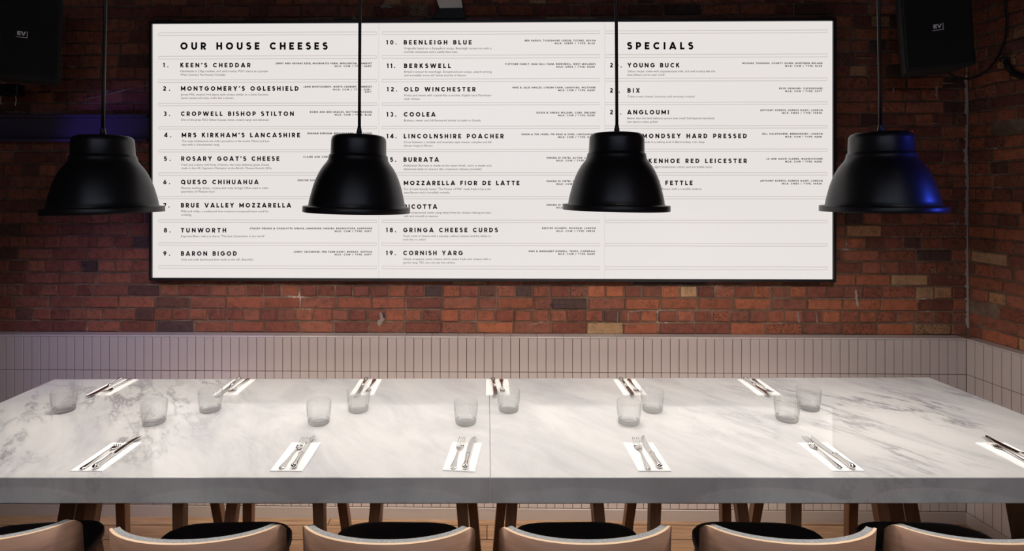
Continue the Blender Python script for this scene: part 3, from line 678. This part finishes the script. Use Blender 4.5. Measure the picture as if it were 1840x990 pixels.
# cables and clips on the right
def tubething(name, label, cat, pts, r_, mt):
    p0 = Vector(pts[0]); m = MB()
    # smooth through the points
    P = [Vector(p) for p in pts]; Q = []
    for i in range(len(P) - 1):
        a, b, c, d = P[max(i - 1, 0)], P[i], P[i + 1], P[min(i + 2, len(P) - 1)]
        for k in range(6):
            t = k / 6; Q.append(.5 * ((2 * b) + (c - a) * t + (2 * a - 5 * b + 4 * c - d) * t * t + (3 * b - a - 3 * c + d) * t ** 3))
    Q.append(P[-1])
    m.tube([q - p0 for q in Q], r_)
    o = m.build(name, mt); o.location = p0; return tag(o, label, cat)
tubething('speaker_cable', 'thin black cable looping from the right loudspeaker up the right wall', 'cable',
          [at(1700, 128, 3.22), at(1722, 140, 3.22), at(1752, 139, 3.22), at(1782, 118, 3.2), at(1803, 82, 3.2), at(1810, 40, 3.2), at(1808, 0, 3.2), at(1812, -60, 3.2)], .006, M['cable'])
hose = thing('cable_conduit', 'thick black cable with end clip on the right brick wall', 'cable', at(1806, 108, 3.19))
m = MB(); m.tube([at(x, y, Y) - hose.location for x, y, Y in ((1808, 110, 3.19), (1812, 122, 3.185), (1822, 132, 3.155), (1836, 137, 3.11), (1856, 139, 3.045), (1900, 139, 2.925))], .016); m.build('conduit', M['cable'], hose)
m = MB(); m.tube([at(1796, 109, 3.21) - hose.location, at(1804, 105, 3.20) - hose.location, at(1811, 107, 3.19) - hose.location], .013); m.build('clip', M['black'], hose)
jb = thing('junction_box', 'small black junction box with loose wires below the left loudspeaker', 'box', at(16, 162, 3.44))
m = MB(); a = at(-6, 172, 3.44) - jb.location; b = at(38, 152, 3.44) - jb.location
m.box((a.x, -.03, a.z), (b.x, .03, b.z)); m.build('box', M['black'], jb, bevel=.004)
for pts in (((2, 154), (10, 146), (18, 137)), ((6, 152), (14, 143), (20, 136)), ((28, 172), (29, 181), (27, 190)), ((2, 172), (0, 182), (3, 188))):
    m = MB(); m.tube([at(x, y, 3.43) - jb.location for x, y in pts], .0022, 6); m.build('wire', M['bracket'], jb)

# ------------------------------------------------------------------ pendants
YP = 2.28
def pendant_proto():
    r = thing('pendant_lamp', '', 'lamp', (0, 0, ZC), 0, 'black dome pendants in a row over the marble table')
    return r
def lamp(label, px, py_brim, Y, tilt, cordpx, watt=PENDANT_W):
    # brim centre from the photo, everything else to real size
    c = at(px, py_brim, Y); ct = at(cordpx, 242, Y)
    r = thing('pendant_lamp', label, 'lamp', (ct.x, Y, ZC), 0, 'black dome pendants in a row over the marble table')
    off = Vector((c.x - ct.x, 0, c.z - ZC))
    out = [(.214, 0), (.2145, .002), (.2145, .021), (.213, .023), (.196, .024), (.1925, .028), (.190, .046), (.1845, .070), (.176, .104), (.1655, .135), (.1545, .160), (.142, .182), (.128, .200), (.1205, .2125), (.1185, .222), (.1165, .2325), (.1135, .2345), (.1115, .238), (.110, .290), (.108, .302), (.102, .310), (.092, .3145), (.03, .318), (.001, .3185)]
    inn = [(.001, .305), (.10, .298), (.106, .235), (.138, .178), (.172, .100), (.188, .024), (.190, .003), (.2, 0)]
    prof = out + inn + [out[0]]
    m = MB(); m.lathe(prof, 64, mis=[0] * (len(out)) + [1] * (len(prof) - len(out) - 1))
    sh = m.build('shade', [M['shade'], M['white_in']], r); sh.location = off; sh.rotation_euler = (0, R(tilt), 0)
    m = MB(); m.lathe([(.0, .318), (.011, .318), (.011, .33), (.008, .345), (.007, .352), (.0, .352)], 20); gl = m.build('cable_gland', M['black'], r); gl.location = off
    gl.rotation_euler = sh.rotation_euler
    top = off + Matrix.Rotation(R(tilt), 3, 'Y') @ Vector((0, 0, .35))
    m = MB(); m.tube([top, (top.x * .6, 0, top.z * .6), (0, 0, -.02)], .0065, 12); m.build('cord', M['cord'], r)
    m = MB(); m.lathe([(.0, -.03), (.03, -.03), (.05, -.012), (.052, 0), (0, 0)], 32); m.build('ceiling_rose', M['black'], r)
    m = MB(); m.lathe([(0, .09), (.02, .093), (.034, .11), (.038, .128), (.034, .146), (.02, .17), (.014, .19), (.014, .21)], 24); bl = m.build('bulb', M['bulb'], r); bl.location = off
    m = MB(); m.lathe([(0, .205), (.021, .205), (.024, .22), (.024, .3), (0, .3)], 24); sk = m.build('lamp_socket', M['black'], r); sk.location = off
    d = bpy.data.lights.new('pendant_light', 'POINT'); d.energy = watt; d.color = (1.0, .92, .84); d.shadow_soft_size = .045
    lo = bpy.data.objects.new('pendant_light', d); COL.objects.link(lo); lo.parent = r; lo.location = off + Vector((0, 0, .06))
    return r
lamp('black dome pendant lamp hanging at far left in front of bare brick', 188.5, 383.0, YP, -1.3, 196.5, PENDANT_W * 1.45)
lamp('black dome pendant lamp hanging before the first joint of the menu sign', 642, 381.5, YP, 1.4, 649)
lamp('black dome pendant lamp covering the left end of the specials column', 1106, 378.0, YP, .9, 1105)
lamp('black dome pendant lamp at far right with a blue gleam on its side', 1583, 380.0, 2.23, -.3, 1572.5, PENDANT_W * 1.45)

# ------------------------------------------------------------------ marble table
TT = 1.09; D = H - TT
def on_table(px, py): Y = D * F / (py - PY); return Vector(((px - PX) * Y / F, Y, TT))
tb = thing('dining_table', 'long bar-height dining table with thick white marble top and dark wood legs', 'table', (0, 2.285, 0))
TH_ = .085
cfl = on_table(97.5, 681.3); cfr = on_table(1670, 678); cnl = on_table(-310, 858); cnr = on_table(2124, 858)
seam_f = cfl.lerp(cfr, (on_table(879.5, 679.6).x - cfl.x) / (cfr.x - cfl.x)); seam_n = cnl.lerp(cnr, (on_table(881, 858).x - cnl.x) / (cnr.x - cnl.x))
g = Vector((.0004, 0, 0))
for a, b, c, d in ((cnl, seam_n - g, seam_f - g, cfl), (seam_n + g, cnr, cfr, seam_f + g)):
    m = MB(); q = [Vector((p.x, p.y - 2.285, TT)) for p in (a, b, c, d)]
    m.hexa([p - Vector((0, 0, TH_)) for p in q] + q); m.build('marble_slab', M['marble'], tb, bevel=.003, seg=3)
for sx, Y, ex in ((-1, 1.87, .20), (-1, 2.49, 0), (1, 1.86, .07), (1, 2.49, 0)):
    y = Y - 2.285
    def lx(z): return sx * (1.828 + ex - .18 * (z - .58)) + .012
    def prism(m, o0, o1, y0, y1):
        m.hexa([(lx(0) + o0, y0, 0), (lx(0) + o1, y0, 0), (lx(0) + o1, y1, 0), (lx(0) + o0, y1, 0), (lx(1.0) + o0, y0, TT - TH_), (lx(1.0) + o1, y0, TT - TH_), (lx(1.0) + o1, y1, TT - TH_), (lx(1.0) + o0, y1, TT - TH_)])
    m = MB(); prism(m, -.075, -.003, y - .04, y + .04); prism(m, .003, .068, y - .04, y + .04)
    lg = m.build('leg', M['table_wood'], tb, bevel=.002)
    m = MB(); prism(m, -.003, .003, y - .042, y + .038); m.build('metal_strip', M['strip'], lg)

# ------------------------------------------------------------------ bar stools
def stool_proto():
    r = thing('bar_stool', '', 'stool', (0, 0, 0), 0, 'low-backed bar stools around the marble table')
    ZS = .795; ZB = .972
    # seat: rounded black cushion
    m = MB(); n = 40; rings = []
    def outline(k, dz):
        pts = []
        for i in range(n):
            a = 2 * math.pi * i / n; ca, sa = math.cos(a), math.sin(a); e = .52
            x = .232 * k * math.copysign(abs(ca) ** e, ca); y = .19 * k * math.copysign(abs(sa) ** e, sa) - .02
            pts.append((x, y, ZS + dz + .010 * (abs(x) / .232) ** 2.0 * (1 if y < .12 else .6)))
        return pts
    for k, dz in ((.90, -.052), (.97, -.045), (1.0, -.03), (1.0, -.012), (.975, -.003), (.90, 0.0), (.6, -.006), (.2, -.009)): rings.append(outline(k, dz))
    vs = sum(rings, []); fs = []
    for a in range(len(rings) - 1):
        for i in range(n): fs.append((a * n + i, a * n + (i + 1) % n, (a + 1) * n + (i + 1) % n, (a + 1) * n + i))
    fs.append(tuple(range(n))[::-1]); fs.append(tuple((len(rings) - 1) * n + i for i in range(n)))
    m.add(vs, fs, smooth=True); m.build('seat', M['seat'], r)
    m = MB(); m.box((-.19, -.17, ZS - .075), (.19, .14, ZS - .052)); m.build('seat_frame', M['leg_wood'], r, bevel=.004)
    # backrest: moulded ply shell, light cut edge, felt pad inside
    def shell(name, off0, off1, ztop, zbot, mats, edge, parent, amax):
        m = MB(); K = 44; secs = []
        for i in range(K + 1):
            a = amax * (2 * i / K - 1); s_, c_ = math.sin(R(a)), math.cos(R(a))
            p = Vector((.278 * s_, -.232 + .135 * (1 - c_) * 1.0)); nx = Vector((s_ / .278, -c_ / .135)).normalized()
            ed = max(0, (abs(a) - (amax - 16)) / 16); zt = ztop - .030 * ed ** 2.2; zb_ = zbot + .035 * ed ** 2
            bulge = .012
            o = [p + nx * off0, p + nx * off1]
            lean = lambda z: .10 * (z - .8) * -1
            sec = [(o[0].x, o[0].y + lean(zb_), zb_), (o[0].x, o[0].y + lean(zt), zt), (o[1].x, o[1].y + lean(zt), zt), (o[1].x, o[1].y + lean(zb_), zb_)]
            secs.append(sec)
        vs = sum(secs, [])
        m.add(vs, [(i * 4 + 0, i * 4 + 1, i * 4 + 5, i * 4 + 4) for i in range(K)], 0, smooth=True)
        m.add(vs, [(i * 4 + 2, i * 4 + 3, i * 4 + 7, i * 4 + 6) for i in range(K)], 0, smooth=True)
        m.add(vs, [(i * 4 + 1, i * 4 + 2, i * 4 + 6, i * 4 + 5) for i in range(K)], edge)
        m.add(vs, [(i * 4 + 3, i * 4 + 0, i * 4 + 4, i * 4 + 7) for i in range(K)] + [(0, 3, 2, 1), (K * 4, K * 4 + 1, K * 4 + 2, K * 4 + 3)], edge)
        o = m.build(name, mats, parent)
        bmm = bmesh.new(); bmm.from_mesh(o.data); bmesh.ops.remove_doubles(bmm, verts=bmm.verts[:], dist=1e-5); bmesh.ops.recalc_face_normals(bmm, faces=bmm.faces[:]); bmm.to_mesh(o.data); bmm.free()
        return o
    bk = shell('backrest', 0.0, -.0085, ZB, .72, [M['ply'], M['ply_edge']], 1, r, 82)
    shell('back_pad', -.0095, -.0275, ZB - .001, .745, [M['felt']], 0, bk, 80)
    # legs
    def leg(m, x0, y0, x1, y1):
        w0, w1 = .023, .017
        p = [(x1 - w1, y1 - w1, 0), (x1 + w1, y1 - w1, 0), (x1 + w1, y1 + w1, 0), (x1 - w1, y1 + w1, 0), (x0 - w0, y0 - w0, .735), (x0 + w0, y0 - w0, .735), (x0 + w0, y0 + w0, .735), (x0 - w0, y0 + w0, .735)]
        m.hexa(p)
    fl = ((-.178, .105, -.235, .21), (.178, .105, .235, .21), (-.205, -.105, -.265, -.22), (.205, -.105, .265, -.22))
    for q in fl:
        m = MB(); leg(m, *q); m.build('leg', M['leg_wood'], r, bevel=.003)
    zf = .30; pt = lambda q: Vector((q[2] + (q[0] - q[2]) * zf / .735, q[3] + (q[1] - q[3]) * zf / .735, zf))
    P = [pt(q) for q in fl]
    for a, b in ((0, 1), (2, 3), (0, 2), (1, 3)):
        d = (P[b] - P[a]); L_ = d.length; ang = math.atan2(d.y, d.x)
        m = MB(); m.box((0, -.011, -.016), (L_, .011, .016), M=Matrix.Translation(P[a]) @ Matrix.Rotation(ang, 4, 'Z')); m.build('stretcher', M['leg_wood'], r, bevel=.003)
    return r
proto = stool_proto()
stools = [
 (-1.60, 1.90, 7, 'leftmost near-side bar stool with walnut ply back, cut by the photo edge'),
 (-.920, 1.90, 2, 'second near-side bar stool from the left, ply back and black seat'),
 (-.310, 1.90, -1, 'third near-side bar stool from the left, just left of the marble seam'),
 (.311, 1.90, 1, 'near-side bar stool with walnut ply back just right of the marble seam'),
 (.957, 1.90, -1.5, 'second near-side bar stool from the right, ply back and black seat'),
 (1.55, 1.90, -2, 'rightmost near-side bar stool with walnut ply back, cut by the photo edge'),
 (-1.47, 2.45, 180, 'leftmost bar stool tucked under the far side of the marble table'),
 (-.885, 2.45, 180, 'second bar stool from the left tucked under the far side of the table'),
 (-.285, 2.45, 180, 'third bar stool from the left tucked under the far side of the table'),
 (.285, 2.45, 180, 'third bar stool from the right tucked under the far side of the table'),
 (.885, 2.45, 180, 'second bar stool from the right tucked under the far side of the table'),
 (1.47, 2.45, 180, 'rightmost bar stool tucked under the far side of the marble table'),
]
for i, (x, y, a, lb) in enumerate(stools):
    o = proto if i == 0 else copy_tree(proto)
    o.location = (x, y, 0); o.rotation_euler = (0, 0, R(a)); o['label'] = lb

# ------------------------------------------------------------------ napkins and cutlery
def napkin_proto():
    m = MB(); w_, l = .0545, .105
    for k in range(4):                        # folded paper, four layers stepping in
        e = k * .0006
        m.box((-w_ + e, -l + e, k * .0008), (w_ - e * (k % 2), l - e, k * .0008 + .0007))
    return m.build('paper_napkin', M['napkin'], None)
NT = TT + .0032
def blade_loft(m, secs):
    """secs: (y, half width, z centre, half thickness[, x offset]) elliptical sections along +Y"""
    n = 12; vs = []
    for s_ in secs:
        y, hw, zc, ht = s_[:4]; xo = s_[4] if len(s_) > 4 else 0
        for k in range(n):
            a = 2 * math.pi * k / n; vs.append((xo + hw * math.cos(a), y, zc + ht * math.sin(a)))
    fs = [(i * n + k, i * n + (k + 1) % n, (i + 1) * n + (k + 1) % n, (i + 1) * n + k) for i in range(len(secs) - 1) for k in range(n)]
    fs += [tuple(range(n))[::-1], tuple((len(secs) - 1) * n + k for k in range(n))]
    m.add(vs, fs, smooth=True)
def fork_proto():
    r = thing('table_fork', '', 'fork', (0, 0, 0), 0, 'silver table forks on the napkins')
    m = MB()
    blade_loft(m, [(0, .004, .004, .002), (.003, .0085, .004, .0028), (.012, .0105, .004, .003), (.03, .0088, .0045, .0028), (.06, .0052, .006, .0026), (.10, .0036, .0085, .0026), (.128, .0034, .0088, .0026), (.138, .0050, .0075, .0022)])
    m.build('handle', M['silver'], r)
    m = MB()
    blade_loft(m, [(.136, .0050, .0078, .0020), (.142, .0100, .006, .0018), (.150, .0128, .0046, .0016), (.162, .0132, .0050, .0016), (.166, .0130, .0056, .0015)])
    for x in (-.0108, -.0036, .0036, .0108):
        blade_loft(m, [(.160, .0022, .0054, .0014, x), (.180, .0020, .0090, .0013, x), (.198, .0017, .0135, .0012, x), (.211, .0008, .0165, .0008, x * .98)])
    m.build('tines', M['silver'], r)
    return r
def knife_proto():
    r = thing('table_knife', '', 'knife', (0, 0, 0), 0, 'silver table knives on the napkins')
    m = MB()
    blade_loft(m, [(0, .003, .008, .003), (.003, .0085, .008, .0065), (.010, .0112, .0082, .0080), (.018, .0108, .0082, .0078), (.030, .0082, .008, .0066), (.055, .0066, .008, .0056), (.080, .0072, .008, .0058), (.090, .0085, .008, .0062), (.094, .0092, .008, .0066), (.098, .0070, .008, .0050), (.102, .0060, .008, .004)])
    m.build('handle', M['silver'], r)
    m = MB()
    # blade: straight back, belly curving up to a rounded, slightly hooked tip
    L_ = [(.100, -.0050, .0055), (.106, -.0085, .0075), (.130, -.0090, .0080), (.165, -.0095, .0085), (.195, -.0085, .0098), (.215, -.0055, .0118), (.228, -.001, .0132), (.236, .0045, .0135), (.241, .0100, .0125)]
    vs = []
    for y, xl, xr in L_: vs += [(xl, y, .0062), (xr, y, .0075), (xr, y, .0058), (xl, y, .0052)]
    n = len(L_); fs = [(i * 4 + k, i * 4 + (k + 1) % 4, (i + 1) * 4 + (k + 1) % 4, (i + 1) * 4 + k) for i in range(n - 1) for k in range(4)] + [(3, 2, 1, 0), tuple((n - 1) * 4 + k for k in range(4))]
    m.add(vs, fs); m.build('blade', M['silver'], r)
    return r
np0, fk0, kn0 = napkin_proto(), fork_proto(), knife_proto()
# near side: napkin centre x, turn; far side the same seen from across the table
near = [(-1.329, 0, 'first from the left'), (-.667, 0, 'second from the left'), (-.084, -6, 'by the marble seam'), (.557, 0, 'third from right'), (1.200, 0, 'second from the right'), (1.857, 0, 'rightmost of all')]
far = [(-1.768, 0, 'first from the left'), (-1.191, 0, 'second from the left'), (-.57, 0, 'third from the left'), (.05, 0, 'beside the marble seam'), (.675, 0, 'second from the right'), (1.285, 0, 'rightmost')]
first = True
jit = random.Random(4)
for side, rowset in (('near', near), ('far', far)):
    for x, rz, where in rowset:
        Y = 1.950 if side == 'near' else 2.633
        base = R(rz) + (0 if side == 'near' else math.pi)
        Rm = Matrix.Rotation(base, 3, 'Z')
        for kind in ('napkin', 'fork', 'knife'):
            src = {'napkin': np0, 'fork': fk0, 'knife': kn0}[kind]
            o = src if first else copy_tree(src)
            if kind == 'napkin':
                o.location = (x, Y, TT + .0001); o.rotation_euler = (0, 0, base)
                tag(o, 'white folded paper napkin on the %s edge of the table, %s' % (side, where), 'napkin', 'white paper napkins laid on the marble table')
            else:
                sx = -.020 if kind == 'fork' else .021
                turn = jit.uniform(-2.5, 2.5) + (-1.5 if kind == 'fork' else 1.2)
                dy = jit.uniform(-.004, .004)
                o.location = Vector((x, Y, NT - (.0008 if kind == 'fork' else 0))) + Rm @ Vector((sx, -.097 + dy, 0))
                o.rotation_euler = (0, 0, base + R(turn))
                o['label'] = 'silver table %s on the %s-side napkin %s' % (kind, side, where)
        first = False

# ------------------------------------------------------------------ ribbed tumblers
def tumbler():
    m = MB(); n = 144; ribs = 30
    prof = [(.0385, 0), (.0405, .0015), (.0418, .006), (.0424, .014), (.0432, .024), (.0445, .040), (.0462, .060), (.0475, .078), (.0480, .0865), (.0478, .0885), (.0466, .0890), (.0458, .0880),
            (.0452, .076), (.0440, .058), (.0424, .040), (.0412, .026), (.0402, .0175), (.036, .0145), (.02, .0135), (.0005, .013)]
    vs = []
    for i, (r, z) in enumerate(prof):
        rib = i in (4, 5, 6, 7)
        amp = {4: .0006, 5: .0019, 6: .0021, 7: .0010}.get(i, 0)
        for k in range(n):
            a = 2 * math.pi * k / n; rr = r + amp * math.cos(ribs * a)
            vs.append((rr * math.cos(a), rr * math.sin(a), z))
    fs = [(i * n + k, i * n + (k + 1) % n, (i + 1) * n + (k + 1) % n, (i + 1) * n + k) for i in range(len(prof) - 1) for k in range(n)]
    fs.append(tuple(range(n))[::-1]); fs.append(tuple((len(prof) - 1) * n + k for k in range(n)))
    m.add(vs, fs, smooth=True)
    for q, f in enumerate(m.f):
        m.mi[q] = 1 if max(vs[i][2] for i in f) < .0178 else 0
    return m.build('glass_tumbler', [M['glass'], M['glass_base']])
g0 = tumbler()
glasses = [
 (115, 738, 'clear ribbed glass tumbler farthest left, on the veined end of the marble'),
 (277, 760, 'clear ribbed tumbler behind the leftmost near napkin'),
 (378, 737.5, 'clear ribbed tumbler in the back row below the second far napkin from the left'),
 (573, 760, 'clear glass tumbler just behind the second near napkin from the left'),
 (644, 737.5, 'clear ribbed tumbler standing before the third far napkin from the left'),
 (837, 760, 'clear ribbed tumbler left of the marble seam, behind the middle napkin'),
 (914, 737.5, 'clear ribbed tumbler just right of the marble seam at the far napkin'),
 (1130, 760, 'front tumbler of the close pair standing right of the table centre'),
 (1172, 737.5, 'rear tumbler of the close pair standing right of the table centre'),
 (1414, 754.5, 'front tumbler of the rightmost overlapping pair on the marble'),
 (1453, 734.5, 'rear tumbler of the rightmost overlapping pair, farthest right of all'),
]
for i, (px, py, lb) in enumerate(glasses):
    o = g0 if i == 0 else g0.copy()
    if i: COL.objects.link(o)
    p = on_table(px, py); o.location = (p.x, p.y, TT + .0002); o.rotation_euler = (0, 0, i * 1.3)
    tag(o, lb, 'glass', 'clear ribbed tumblers on the marble table')
